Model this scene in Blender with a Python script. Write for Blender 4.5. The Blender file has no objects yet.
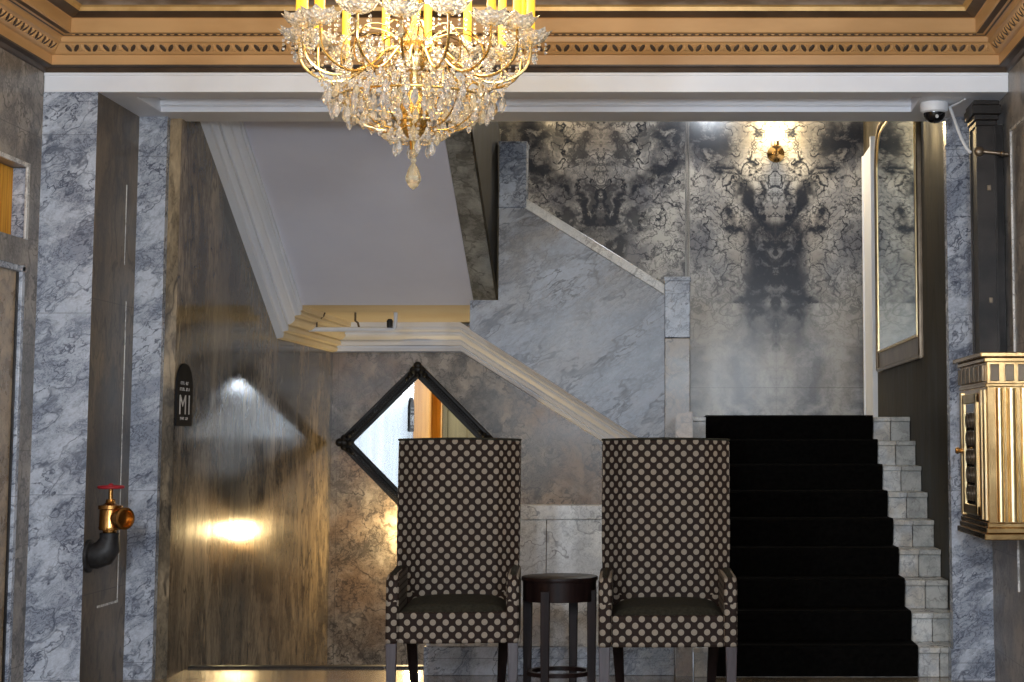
import bpy, bmesh, math, random
from mathutils import Vector, Matrix
R = math.radians
random.seed(7)
scene = bpy.context.scene
COL = scene.collection

# ------------------------------------------------------------------ materials
class NT:
    def __init__(s, name):
        s.m = bpy.data.materials.new(name); s.m.use_nodes = True
        s.t = s.m.node_tree; s.t.nodes.clear()
        s.out = s.t.nodes.new('ShaderNodeOutputMaterial')
        s._obj = None
    def n(s, typ, **kw):
        nd = s.t.nodes.new(typ)
        for k, v in kw.items(): setattr(nd, k, v)
        return nd
    def put(s, sock, v):
        if isinstance(v, bpy.types.NodeSocket): s.t.links.new(v, sock)
        elif v is not None: sock.default_value = v
    def math(s, op, a, b=None, c=None, clamp=False):
        nd = s.n('ShaderNodeMath', operation=op, use_clamp=clamp)
        s.put(nd.inputs[0], a)
        if b is not None: s.put(nd.inputs[1], b)
        if c is not None: s.put(nd.inputs[2], c)
        return nd.outputs[0]
    def vmath(s, op, a, b=None, scale=None):
        nd = s.n('ShaderNodeVectorMath', operation=op)
        s.put(nd.inputs[0], a)
        if b is not None: s.put(nd.inputs[1], b)
        if scale is not None: s.put(nd.inputs['Scale'], scale)
        return nd.outputs[0]
    def obj(s):
        if s._obj is None: s._obj = s.n('ShaderNodeTexCoord').outputs['Object']
        return s._obj
    def sep(s, v):
        nd = s.n('ShaderNodeSeparateXYZ'); s.put(nd.inputs[0], v); return nd.outputs
    def comb(s, x, y, z):
        nd = s.n('ShaderNodeCombineXYZ')
        for i, v in enumerate((x, y, z)): s.put(nd.inputs[i], v)
        return nd.outputs[0]
    def noise(s, vec, scale, detail=4, rough=.55, dist=0):
        nd = s.n('ShaderNodeTexNoise'); s.put(nd.inputs['Vector'], vec)
        nd.inputs['Scale'].default_value = scale; nd.inputs['Detail'].default_value = detail
        nd.inputs['Roughness'].default_value = rough; nd.inputs['Distortion'].default_value = dist
        return nd.outputs['Fac'], nd.outputs['Color']
    def step(s, x, lo, hi, a=0., b=1.):
        nd = s.n('ShaderNodeMapRange', interpolation_type='SMOOTHSTEP')
        s.put(nd.inputs[0], x)
        for i, v in zip((1, 2, 3, 4), (lo, hi, a, b)): s.put(nd.inputs[i], v)
        return nd.outputs[0]
    def mix(s, f, a, b):
        nd = s.n('ShaderNodeMix', data_type='RGBA')
        s.put(nd.inputs[0], f)
        for i, v in ((6, a), (7, b)):
            if isinstance(v, tuple): v = (*v[:3], 1)
            s.put(nd.inputs[i], v)
        return nd.outputs[2]
    def bsdf(s, color=None, rough=.5, metal=0, spec=.5, trans=0, ior=1.45, emit=None, estr=0, bump=None, coat=0):
        b = s.n('ShaderNodeBsdfPrincipled')
        if isinstance(color, tuple): color = (*color[:3], 1)
        s.put(b.inputs['Base Color'], color); s.put(b.inputs['Roughness'], rough)
        b.inputs['Metallic'].default_value = metal; b.inputs['Specular IOR Level'].default_value = spec
        b.inputs['Transmission Weight'].default_value = trans; b.inputs['IOR'].default_value = ior
        b.inputs['Coat Weight'].default_value = coat
        if emit: b.inputs['Emission Color'].default_value = (*emit, 1); b.inputs['Emission Strength'].default_value = estr
        if bump is not None:
            bn = s.n('ShaderNodeBump'); bn.inputs['Strength'].default_value = bump[1]; bn.inputs['Distance'].default_value = .01
            s.put(bn.inputs['Height'], bump[0]); s.t.links.new(bn.outputs[0], b.inputs['Normal'])
        s.t.links.new(b.outputs[0], s.out.inputs[0])
        return s.m

def vary(name, c1, c2, scale=6, rough=.5, metal=0, spec=.5, stretch=(1, 1, 1), bump=0, coat=0):
    t = NT(name); v = t.vmath('MULTIPLY', t.obj(), stretch)
    f, _ = t.noise(v, scale, 5)
    f2 = t.step(f, .32, .68)
    return t.bsdf(t.mix(f2, c1, c2), rough, metal, spec, bump=(f, bump) if bump else None, coat=coat)

def marble(name, c1, c2, vein, scale=1., rough=.2, stretch=(1, 1, 1), w=.03, amt=.8, joints=None, spec=.5, dist=.35, fine=.5, offset=(0, 0, 0), blotch=None, tilt=None):
    t = NT(name)
    base = t.obj()
    if tilt is not None:                      # lay the veins along a slant
        ro = t.n('ShaderNodeVectorRotate', rotation_type='Y_AXIS'); t.put(ro.inputs['Vector'], base); ro.inputs['Angle'].default_value = tilt
        base = ro.outputs[0]
    p = t.vmath('ADD', t.vmath('MULTIPLY', base, stretch), offset)
    _, nc = t.noise(p, 1.6 * scale, 6, .6)
    q = t.vmath('ADD', p, t.vmath('SCALE', t.vmath('SUBTRACT', nc, (.5, .5, .5)), scale=dist * 2 / scale))
    cl, _ = t.noise(q, 1.9 * scale, 8, .62)
    col = t.mix(t.step(cl, .34, .66), c1, c2)
    if blotch:
        bl, _ = t.noise(t.vmath('ADD', p, (7.3, 1.1, 4.2)), blotch[1] * scale, 4, .5)
        col = t.mix(t.math('MULTIPLY', t.step(bl, .44, .62), blotch[2]), col, blotch[0])
    _, nc2 = t.noise(p, 4.5 * scale, 3, .5)
    q2 = t.vmath('ADD', p, t.vmath('SCALE', t.vmath('SUBTRACT', nc2, (.5, .5, .5)), scale=dist * .8 / scale))
    gate, _ = t.noise(p, 1.5 * scale, 4)
    def ridge(vec, sc, det, wd):
        f, _ = t.noise(vec, sc * scale, det, .5)
        return t.step(t.math('ABSOLUTE', t.math('SUBTRACT', f, .5)), 0, wd, 1, 0)
    m1 = t.math('MULTIPLY', ridge(q2, 1.5, 2.5, w * .55), t.step(gate, .36, .58, .15, 1))
    m2 = t.math('MULTIPLY', ridge(q2, 4.2, 3, w), t.step(gate, .62, .40, .1, fine))
    m3 = t.math('MULTIPLY', ridge(q, 11, 4, w * 1.5), t.step(cl, .60, .42, .05, fine * .8))
    spk, _ = t.noise(p, 38 * scale, 2)
    m = t.math('MULTIPLY', t.math('MAXIMUM', m1, t.math('MAXIMUM', m2, m3)), amt)
    col = t.mix(m, col, vein)
    col = t.mix(t.step(spk, .35, .65, .14, 0), col, vein)
    if joints:
        x, y, z = t.sep(t.obj())
        for ax, period, off in joints:
            c = (x, y, z)[ax]
            f = t.math('FRACT', t.math('DIVIDE', t.math('ADD', c, off), period))
            j = t.step(t.math('ABSOLUTE', t.math('SUBTRACT', f, .5)), 0, .004 / period, .65, 0)
            col = t.mix(j, col, tuple(k * .35 for k in c1))
    r2 = t.step(cl, .3, .7, rough * .8, rough * 1.25)
    return t.bsdf(col, r2, spec=spec)

def rorschach():
    """book-matched slabs: pattern mirrored about the middle of each slab and each joint"""
    t = NT('bookmatched_marble')
    x, y, z = t.sep(t.obj())
    HP = .758
    u = t.math('PINGPONG', t.math('SUBTRACT', x, .836), HP)
    lefty = t.step(x, .05, .1, 1, 0)
    p = t.comb(u, t.math('MULTIPLY', lefty, 3.7), z)
    _, nc = t.noise(p, 2.2, 7, .62)
    off = t.vmath('SCALE', t.vmath('SUBTRACT', nc, (.5, .5, .5)), scale=.55)
    q = t.vmath('ADD', p, off)
    qx, qy, qz = t.sep(q)
    cl, _ = t.noise(q, 2.4, 8, .6)
    col = t.mix(t.step(cl, .36, .62), (.15, .155, .18), (.42, .42, .42))
    warm, _ = t.noise(p, 1.1, 3)
    col = t.mix(t.math('MULTIPLY', t.step(warm, .45, .65), .5), col, (.30, .26, .21))
    def blob(cu, cv, a, b, soft=.5):
        e = t.math('ADD', t.math('POWER', t.math('DIVIDE', t.math('SUBTRACT', qx, cu), a), 2), t.math('POWER', t.math('DIVIDE', t.math('SUBTRACT', qz, cv), b), 2))
        return t.step(e, 1 - soft, 1 + soft, 1, 0)
    def band(x0, z0, x1, z1, w):
        L = math.hypot(x1 - x0, z1 - z0); dx, dz = (x1 - x0) / L, (z1 - z0) / L
        a = t.math('SUBTRACT', qx, x0); b = t.math('SUBTRACT', qz, z0)
        h = t.math('MINIMUM', t.math('MAXIMUM', t.math('ADD', t.math('MULTIPLY', a, dx), t.math('MULTIPLY', b, dz)), 0), L)
        ex = t.math('SUBTRACT', a, t.math('MULTIPLY', h, dx)); ez = t.math('SUBTRACT', b, t.math('MULTIPLY', h, dz))
        d = t.math('SQRT', t.math('ADD', t.math('MULTIPLY', ex, ex), t.math('MULTIPLY', ez, ez)))
        return t.step(d, w * .25, w, 1, 0)
    shapes = [blob(0, 3.0, .24, .26), blob(0, 2.54, .30, .42, .55), blob(.66, 3.92, .34, .22, .8), band(.02, 3.12, .22, 3.42, .09), band(.22, 3.42, .60, 3.80, .13),
              band(.1, 3.05, .42, 3.12, .05), band(.1, 2.6, .38, 2.5, .06), band(.36, 3.1, .42, 3.3, .05), band(.08, 3.2, .05, 3.5, .04)]
    m = shapes[0]
    for s_ in shapes[1:]: m = t.math('MAXIMUM', m, s_)
    big, _ = t.noise(q, 3.2, 6, .6)
    # left slab of the two: dark near both edges and darker overall
    dl = t.math('MULTIPLY', lefty, t.step(big, .48, .6, 0, .9))
    m = t.math('MAXIMUM', t.math('MULTIPLY', m, t.step(big, .34, .5, .6, 1)), dl)
    holes, _ = t.noise(q, 8, 5, .6)
    m = t.math('MULTIPLY', m, t.step(holes, .50, .66, 1, .40))
    _, nd = t.noise(p, 5, 4, .55)
    q2 = t.vmath('ADD', p, t.vmath('SCALE', t.vmath('SUBTRACT', nd, (.5, .5, .5)), scale=.22))
    def ridge(vec, sc, det, wd):
        f, _ = t.noise(vec, sc, det, .5)
        return t.step(t.math('ABSOLUTE', t.math('SUBTRACT', f, .5)), 0, wd, 1, 0)
    up = t.step(qz, 1.9, 3.1, .22, 1)
    vm = t.math('MAXIMUM', ridge(q2, 2.6, 2.5, .016), t.math('MAXIMUM', t.math('MULTIPLY', ridge(q2, 6, 3, .030), .85), t.math('MULTIPLY', ridge(q, 14, 4, .05), .6)))
    vm = t.math('MULTIPLY', vm, up)
    m = t.math('MAXIMUM', t.math('MULTIPLY', m, .97), vm)
    col = t.mix(m, col, (.014, .017, .027))
    low = t.step(z, 1.75, 1.79, 1, 0)
    seam = t.step(t.math('ABSOLUTE', t.math('SUBTRACT', z, 1.77)), 0, .006, .5, 0)
    ed = t.step(u, HP - .005, HP - .001, 0, .55)
    ed2 = t.step(u, .0, .004, .25, 0)
    col = t.mix(t.math('MAXIMUM', t.math('MAXIMUM', seam, ed), ed2), col, (.03, .03, .03))
    return t.bsdf(col, .22, spec=.5)

def dotted():
    t = NT('dotted_upholstery')
    P = t.obj()
    x, y, z = t.sep(P)
    nx, ny, nz = t.sep(t.n('ShaderNodeNewGeometry').outputs['True Normal'])
    side = t.math('GREATER_THAN', t.math('ABSOLUTE', nx), .75)
    xw = t.math('MULTIPLY', t.math('SIGN', x), t.math('MAXIMUM', t.math('SUBTRACT', t.math('ABSOLUTE', x), .195), 0))
    xs = t.math('ADD', x, t.math('MULTIPLY', xw, t.math('MULTIPLY', t.math('GREATER_THAN', z, .56), .45)))
    u = t.math('ADD', t.math('MULTIPLY', xs, t.math('SUBTRACT', 1, side)), t.math('MULTIPLY', y, side))
    v = z
    S = .0615
    def cell(o):
        a = t.math('SUBTRACT', t.math('FRACT', t.math('ADD', t.math('DIVIDE', u, S), 50 + o)), .5)
        b = t.math('SUBTRACT', t.math('FRACT', t.math('ADD', t.math('DIVIDE', v, S), 50 + o)), .5)
        return t.math('SQRT', t.math('ADD', t.math('MULTIPLY', a, a), t.math('MULTIPLY', b, b)))
    d = t.math('MINIMUM', cell(0), cell(.5))
    nz_, _ = t.noise(P, 260, 2)
    disc = t.step(d, .215, .255, 1, 0)
    ring = t.step(t.math('ABSOLUTE', t.math('SUBTRACT', d, .13)), .015, .05, .22, 0)
    pale = t.mix(ring, (.27, .235, .19), (.16, .13, .10))
    pale = t.mix(t.step(nz_, .35, .65, 0, .35), pale, (.24, .20, .16))
    base = t.mix(nz_, (.009, .005, .004), (.026, .015, .011))
    col = t.mix(disc, base, pale)
    return t.bsdf(col, .75, spec=.25, bump=(t.math('ADD', disc, t.math('MULTIPLY', nz_, .4)), .25))

def emission(name, c, s):
    t = NT(name); e = t.n('ShaderNodeEmission'); e.inputs[0].default_value = (*c, 1); e.inputs[1].default_value = s
    t.t.links.new(e.outputs[0], t.out.inputs[0]); return t.m

M = {}
M['blue_marble'] = marble('blue_white_marble', (.27, .305, .38), (.58, .63, .72), (.055, .065, .10), 2.4, .25, stretch=(.75, 1, 1.25), tilt=R(35), w=.036, amt=.92, fine=1, joints=[(2, .95, .38)], dist=.5)
M['panel_marble'] = marble('balustrade_marble', (.13, .15, .20), (.47, .52, .61), (.030, .036, .06), 2.0, .3, stretch=(.55, 1, 1.35), tilt=R(32), w=.045, amt=.95, fine=1, blotch=((.46, .43, .40), .9, .4), dist=.6)
M['white_marble'] = marble('white_marble', (.64, .63, .60), (.86, .85, .81), (.14, .13, .13), 2.6, .28, w=.025, amt=.85, fine=.7, blotch=((.34, .36, .42), 1.4, .35))
M['step_marble'] = marble('step_marble', (.50, .52, .54), (.78, .78, .75), (.20, .20, .22), 5, .28, w=.03, amt=.8, blotch=((.5, .42, .3), 1.2, .5))
M['grey_step'] = marble('grey_step_marble', (.36, .37, .36), (.55, .55, .52), (.2, .19, .18), 5, .28, w=.03, amt=.8)
M['brown_marble'] = marble('brown_return_marble', (.075, .055, .036), (.25, .195, .135), (.03, .025, .02), 1.6, .35, stretch=(1, 1, .45), w=.04, amt=.85, fine=.8, dist=.5, joints=[(2, 1.55, .25)])
M['hall_marble'] = marble('polished_brown_marble', (.135, .105, .070), (.48, .37, .235), (.026, .021, .017), 1.25, .12, stretch=(1, 1, .40), w=.05, amt=.9, dist=.7, fine=.7, blotch=((.055, .060, .058), .6, .75), spec=.25)
M['under_marble'] = marble('mottled_grey_marble', (.16, .14, .12), (.48, .42, .35), (.035, .030, .026), 2.0, .25, w=.04, amt=.9, fine=.9, blotch=((.28, .175, .10), .5, .8), joints=[(0, 1.2, 1.02)], dist=.5)
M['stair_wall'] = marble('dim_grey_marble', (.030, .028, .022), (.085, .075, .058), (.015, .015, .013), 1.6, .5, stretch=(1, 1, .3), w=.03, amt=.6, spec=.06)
M['dark_green'] = marble('dark_veined_marble', (.20, .20, .18), (.46, .46, .42), (.05, .05, .05), 2.6, .3, w=.05, amt=.85)
M['lobby_marble'] = marble('lobby_grey_marble', (.19, .17, .15), (.42, .38, .34), (.06, .055, .05), 2.0, .35, w=.04, amt=.9, fine=.9, joints=[(2, .55, .1), (1, .9, .35)], dist=.5)
M['gold_marble'] = marble('gold_panel_marble', (.30, .22, .14), (.55, .44, .31), (.14, .11, .08), 3.5, .3, w=.05, amt=.7)
M['rear_marble'] = rorschach()
M['floor'] = marble('floor_marble', (.22, .17, .11), (.38, .30, .20), (.12, .10, .07), 1.3, .12, w=.03, amt=.5, joints=[(0, .6, .1), (1, .6, .2)])
M['white'] = vary('white_paint', (.82, .85, .92), (.87, .90, .96), 3, .45)
M['soffit'] = vary('pale_grey_paint', (.74, .75, .86), (.80, .81, .91), 1.2, .6)
M['cream'] = vary('cream_paint', (.78, .66, .45), (.84, .75, .55), 1.5, .6)
M['tan'] = vary('tan_glaze', (.47, .265, .105), (.60, .355, .155), 4, .4, stretch=(.3, .3, 1))
M['gold'] = vary('gilt_paint', (.50, .31, .11), (.62, .40, .16), 9, .4, metal=.3)
M['umber'] = vary('umber_paint_and_shade', (.045, .028, .018), (.085, .055, .035), 4, .5)
M['ceil'] = vary('ceiling_stencil', (.20, .15, .11), (.42, .35, .30), 5, .6)
M['wood'] = vary('amber_wood', (.58, .24, .03), (.80, .42, .07), 3, .7, stretch=(12, 12, .6), spec=.1)
M['dark_wood'] = vary('dark_wood', (.006, .003, .003), (.016, .008, .007), 4, .4, stretch=(10, 10, 1), spec=.15)
M['leg_wood'] = vary('plum_leg_wood', (.030, .022, .026), (.06, .046, .052), 5, .3, stretch=(10, 10, 1), coat=.3)
M['fabric'] = dotted()
M['cushion'] = vary('olive_black_cushion', (.018, .017, .012), (.034, .032, .023), 60, .85, spec=.2)
M['carpet'] = vary('black_stair_carpet', (.0022, .002, .0018), (.005, .0045, .004), 40, .95, spec=.05)
M['brass'] = vary('brass', (.42, .26, .11), (.66, .44, .20), 7, .2, metal=1)
M['bright_brass'] = vary('bright_brass', (.86, .66, .34), (.92, .74, .44), 7, .3, metal=1)
M['old_brass'] = vary('valve_brass', (.50, .24, .07), (.72, .40, .13), 14, .25, metal=1)
M['chand_brass'] = vary('chandelier_brass', (.55, .38, .14), (.80, .60, .27), 9, .22, metal=1)
M['dark_bronze'] = vary('dark_bronze', (.012, .010, .009), (.034, .028, .024), 6, .38, metal=.5)
M['mid_bronze'] = vary('mid_bronze', (.13, .10, .07), (.22, .17, .12), 6, .35, metal=.7)
M['matte_black'] = vary('matte_black', (.008, .008, .009), (.014, .014, .016), 8, .75, spec=.2)
M['black'] = vary('black_lacquer', (.004, .004, .005), (.010, .010, .011), 8, .35, spec=.25)
M['iron'] = vary('black_iron', (.010, .010, .011), (.028, .028, .030), 20, .5, bump=.2)
M['red'] = vary('red_paint', (.30, .012, .02), (.40, .03, .04), 12, .35)
M['plastic'] = vary('white_plastic', (.72, .74, .78), (.78, .80, .84), 5, .4)
M['sign_white'] = vary('sign_white', (.62, .62, .62), (.70, .70, .70), 5, .5)
M['smoke'] = NT('smoked_dome').bsdf((.006, .006, .008), .06, spec=.8)
M['glass_dark'] = NT('window_glass').bsdf((.02, .016, .012), .08, spec=.8)
M['mirror'] = NT('silvered_glass').bsdf((.90, .91, .92), .015, metal=1)
M['green_mirror'] = NT('greenish_mirror').bsdf((.66, .76, .74), .03, metal=1)
M['crystal'] = NT('crystal_glass').bsdf((1, .97, .92), .02, trans=.82, ior=1.5, spec=.9)
M['amber_crystal'] = NT('amber_crystal_glass').bsdf((1, .88, .64), .03, trans=.75, ior=1.5, spec=.9)
t_ = NT('cut_glass_dish'); vo = t_.n('ShaderNodeTexVoronoi'); vo.inputs['Scale'].default_value = 75; t_.t.links.new(t_.obj(), vo.inputs['Vector'])
M['dish'] = t_.bsdf((.93, .90, .82), .12, trans=.6, ior=1.45, bump=(vo.outputs['Distance'], 1.0))
M['candle'] = NT('candle_sleeve').bsdf((.90, .55, .06), .4, emit=(1, .52, .03), estr=.55)
M['bulb'] = emission('lit_bulb', (1, .80, .48), 40)
M['sconce_bulb'] = emission('lit_sconce_bulb', (1, .74, .36), 40)
M['daylight'] = emission('daylit_pane', (.74, .87, 1.0), 3.6)
M['olive_panel'] = vary('olive_panelling', (.08, .06, .028), (.14, .11, .05), 3, .9, stretch=(8, 8, .6), spec=.02)
M['opal'] = emission('fill_lamp_opal', (.90, .94, 1.0), 6)  # glow of the added fill lamps
M['curtain'] = vary('amber_curtain', (.5, .24, .05), (.62, .33, .08), 3, .7, stretch=(14, 14, .4))

# ------------------------------------------------------------------ mesh building
def wloc(o):
    v = Vector((0, 0, 0))
    while o is not None: v += o.location; o = o.parent
    return v

class MB:
    def __init__(s): s.v = []; s.f = []; s.mi = []
    def add(s, vs, fs, mi=0):
        b = len(s.v); s.v += [tuple(p) for p in vs]; s.f += [tuple(b + i for i in f) for f in fs]; s.mi += [mi] * len(fs)
        return s
    def box(s, x0, x1, y0, y1, z0, z1, mi=0):
        vs = [(x, y, z) for z in (z0, z1) for y in (y0, y1) for x in (x0, x1)]
        return s.add(vs, [(0, 2, 3, 1), (4, 5, 7, 6), (0, 1, 5, 4), (2, 6, 7, 3), (0, 4, 6, 2), (1, 3, 7, 5)], mi)
    def frustum(s, c0, w0, d0, c1, w1, d1, mi=0):
        vs = [(c[0] + sx * w / 2, c[1] + sy * d / 2, c[2]) for c, w, d in ((c0, w0, d0), (c1, w1, d1)) for sy in (-1, 1) for sx in (-1, 1)]
        return s.add(vs, [(0, 2, 3, 1), (4, 5, 7, 6), (0, 1, 5, 4), (2, 6, 7, 3), (0, 4, 6, 2), (1, 3, 7, 5)], mi)
    def prism(s, poly, axis, a0, a1, mi=0):
        """poly: 2D points; axis 0: (y,z) along x; axis 1: (x,z) along y; axis 2: (x,y) along z"""
        def P(p, a): return (a, p[0], p[1]) if axis == 0 else (p[0], a, p[1]) if axis == 1 else (p[0], p[1], a)
        n = len(poly)
        vs = [P(p, a0) for p in poly] + [P(p, a1) for p in poly]
        fs = [tuple(range(n)), tuple(range(2 * n - 1, n - 1, -1))] + [(i, i + n, (i + 1) % n + n, (i + 1) % n) for i in range(n)]
        return s.add(vs, fs, mi)
    def lathe(s, prof, c=(0, 0, 0), seg=20, axis=(0, 0, 1), mi=0, closed=True):
        q = Vector((0, 0, 1)).rotation_difference(Vector(axis)); c = Vector(c)
        vs = []; fs = []; n = len(prof)
        for r, h in prof:
            for k in range(seg):
                a = 2 * math.pi * k / seg
                vs.append(c + q @ Vector((r * math.cos(a), r * math.sin(a), h)))
        for i in range(n - 1):
            for k in range(seg):
                k2 = (k + 1) % seg
                fs.append((i * seg + k, i * seg + k2, (i + 1) * seg + k2, (i + 1) * seg + k))
        if closed:
            fs.append(tuple(range(seg - 1, -1, -1))); fs.append(tuple((n - 1) * seg + k for k in range(seg)))
        return s.add(vs, fs, mi)
    def cyl(s, p0, p1, r0, r1=None, seg=14, mi=0):
        p0, p1 = Vector(p0), Vector(p1); L = (p1 - p0).length
        return s.lathe([(r0, 0), (r0 if r1 is None else r1, L)], p0, seg, (p1 - p0) / L, mi)
    def tube(s, pts, r, seg=8, mi=0):
        pts = [Vector(p) for p in pts]; n = len(pts); vs = []; fs = []
        up = None
        for i, p in enumerate(pts):
            t = (pts[min(i + 1, n - 1)] - pts[max(i - 1, 0)]).normalized()
            if up is None: up = t.orthogonal().normalized()
            up = (up - t * up.dot(t)).normalized(); sd = t.cross(up)
            rr = r[i] if isinstance(r, (list, tuple)) else r
            for k in range(seg):
                a = 2 * math.pi * k / seg
                vs.append(p + up * rr * math.cos(a) + sd * rr * math.sin(a))
        for i in range(n - 1):
            for k in range(seg):
                k2 = (k + 1) % seg
                fs.append((i * seg + k, i * seg + k2, (i + 1) * seg + k2, (i + 1) * seg + k))
        fs.append(tuple(range(seg - 1, -1, -1))); fs.append(tuple((n - 1) * seg + k for k in range(seg)))
        return s.add(vs, fs, mi)
    def ball(s, c, rx, ry=None, rz=None, seg=10, rings=6, mi=0, rot=None):
        ry = ry or rx; rz = rz or rx; c = Vector(c); vs = [];
        for i in range(1, rings):
            th = math.pi * i / rings
            for k in range(seg):
                a = 2 * math.pi * k / seg
                vs.append(Vector((rx * math.sin(th) * math.cos(a), ry * math.sin(th) * math.sin(a), -rz * math.cos(th))))
        vs += [Vector((0, 0, -rz)), Vector((0, 0, rz))]
        if rot: vs = [rot @ v for v in vs]
        vs = [c + v for v in vs]; fs = []
        for i in range(rings - 2):
            for k in range(seg):
                k2 = (k + 1) % seg
                fs.append((i * seg + k, i * seg + k2, (i + 1) * seg + k2, (i + 1) * seg + k))
        b = (rings - 1) * seg; t = (rings - 2) * seg
        for k in range(seg):
            k2 = (k + 1) % seg
            fs.append((k2, k, b)); fs.append((t + k, t + k2, b + 1))
        return s.add(vs, fs, mi)
    def build(s, name, mats, parent=None, smooth=False, bevel=0, bseg=2, kind=None, fix=True):
        me = bpy.data.meshes.new(name)
        off = wloc(parent) if parent else Vector((0, 0, 0))
        me.from_pydata([tuple(Vector(p) - off) for p in s.v], [], s.f)
        if not isinstance(mats, (list, tuple)): mats = [mats]
        for m in mats: me.materials.append(m)
        for p, i in zip(me.polygons, s.mi): p.material_index = i
        if fix:
            bm = bmesh.new(); bm.from_mesh(me); bmesh.ops.recalc_face_normals(bm, faces=bm.faces); bm.to_mesh(me); bm.free()
        if smooth:
            for p in me.polygons: p.use_smooth = True
            me.set_sharp_from_angle(angle=R(40))
        me.update()
        o = bpy.data.objects.new(name, me); COL.objects.link(o)
        if parent: o.parent = parent
        if bevel:
            b = o.modifiers.new('soft_edges', 'BEVEL'); b.width = bevel; b.segments = bseg; b.limit_method = 'ANGLE'; b.angle_limit = R(35)
        if kind: o['kind'] = kind
        return o

def tag(o, label, cat, group=None):
    o['label'] = label; o['category'] = cat
    if group: o['group'] = group
    return o
def thing(name, label, cat, loc, group=None):
    o = bpy.data.objects.new(name, None); COL.objects.link(o); o.location = loc; o.empty_display_size = .1
    return tag(o, label, cat, group)
def S(name, mb, mats, **kw): return mb.build(name, mats, kind='structure', **kw)
def lerp(a, b, t): return a + (b - a) * t

def bez(p, n=14):
    out = []
    for i in range(n + 1):
        t_ = i / n; q = [Vector(v) for v in p]
        while len(q) > 1: q = [q[j].lerp(q[j + 1], t_) for j in range(len(q) - 1)]
        out.append(q[0])
    return out
# ------------------------------------------------------------------ dimensions
XL, XR = -3.386, 1.757            # lobby side walls
YO, YI = 9.46, 10.2               # portal: outer and inner pilaster faces
ZB = 3.175                        # underside of the portal beam
HX = -2.87                        # hall left wall
SX = 1.606                        # stair right wall
YU, YB = 14.93, 15.5              # wall under the stair, wall behind the landing
YR = -2.6                         # street front behind the camera

# ------------------------------------------------------------------ floor, walls
S('floor', MB().box(XL - .3, XR + .3, YR - .2, 10.75, -.15, 0), M['floor'])
S('floor_lower', MB().box(HX - .2, .3, 10.75, 15.2, -1.75, -1.6), M['floor'])
S('trim_1', MB().box(HX, -1.44, 10.70, 10.77, 0, .012), M['dark_bronze'])

# lobby left wall, with transom and doorway openings near the portal and a wood doorway further forward
w = MB()
w.box(XL - .3, XL, 9.27, YO + .8, 0, 3.7)
w.box(XL - .3, XL, 8.2, 9.27, 2.738, 3.7)
w.box(XL - .3, XL, 8.2, 9.27, 2.225, 2.365)
w.box(XL - .3, XL, 7.0, 8.2, 0, 3.7)
w.box(XL - .3, XL, 4.2, 7.0, 2.75, 3.7)
w.box(XL - .3, XL, YR, 4.2, 0, 3.7)
S('wall_left', w, M['lobby_marble'])
d = thing('paneled_doorway', 'gold marble panel set in the doorway at the left edge of the photo', 'doorway', (XL - .06, 8.72, 0))
MB().box(XL - .10, XL - .015, 8.2, 9.225, 0, 2.215).build('panel', M['gold_marble'], d)
f = MB().box(XL - .06, XL + .012, 9.215, 9.255, 0, 2.225).box(XL - .06, XL + .012, 8.2, 9.255, 2.19, 2.222)
f.build('frame', M['blue_marble'], d, bevel=.004)
MB().box(XL - .055, XL - .005, 9.195, 9.213, 0, 2.19).build('bead', M['dark_bronze'], d)
d = thing('transom_window', 'small transom with amber wood and a white marble reveal, high on the left edge', 'transom', (XL - .2, 8.72, 2.365))
b = MB()
for k in range(12): b.box(XL - .12, XL - .07, 8.2 + k * .09, 8.285 + k * .09, 2.37, 2.733)
b.build('wood_panel', M['wood'], d)
MB().box(XL - .07, XL - .001, 9.252, 9.269, 2.37, 2.733).build('reveal', M['blue_marble'], d)
f = MB().box(XL, XL + .014, 9.235, 9.272, 2.36, 2.745).box(XL, XL + .014, 8.2, 9.272, 2.735, 2.76)
f.build('frame', M['white_marble'], d, bevel=.004)
# wood doorway seen only in the diamond mirror
dd = MB().box(XL - .2, XL - .1, 4.2, 7.0, 0, 2.75)
dd.box(XL - .1, XL + .03, 4.2, 4.3, 0, 2.75).box(XL - .1, XL + .03, 6.9, 7.0, 0, 2.75).box(XL - .1, XL + .05, 4.2, 7.0, 2.55, 2.75)
S('door_1', dd, M['wood'])
S('door_2', MB().box(XL, XL + .04, -.6, 4.18, 0, 2.9).box(XL + .04, XL + .05, 3.6, 3.66, .1, 2.8).box(XL + .04, XL + .05, 1.2, 1.26, .1, 2.8), M['olive_panel'])

S('wall_right', MB().box(XR, XR + .3, YR, YI + .1, 0, 3.7), M['lobby_marble'])
# incised panels on the right lobby wall
t2 = MB().box(XR - .010, XR, 9.395, 9.408, .55, 2.95).box(XR - .010, XR, 8.6, 9.408, 2.95, 2.963)
S('trim_2', t2, M['white_marble'])

# street front behind the camera: daylit windows
w = MB(); w.box(XL - .3, XR + .3, YR - .2, YR, 3.0, 3.9).box(XL - .3, XR + .3, YR - .2, YR, 0, .25)
win = [(-3.1, -1.9), (-.85, .40), (1.30, 1.70)]
xs = [XL - .3] + [q for p in win for q in p] + [XR + .3]
for i in range(0, len(xs), 2): w.box(xs[i], xs[i + 1], YR - .2, YR, .25, 3.0)
S('wall_rear', w, M['lobby_marble'])
for i, (a, c) in enumerate(win):
    S('window_%d' % (i + 1), MB().box(a, c, YR - .16, YR - .14, .25, 3.0), M['daylight'])
    fr = MB()
    for x in (a, c - .05, (a + c) / 2 - .025): fr.box(x, x + .05, YR - .14, YR - .06, .25, 3.0)
    for z in (.25, 2.1, 2.95): fr.box(a, c, YR - .139, YR - .07, z, z + .05)
    S('trim_%d' % (10 + i), fr, M['dark_bronze'])

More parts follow.
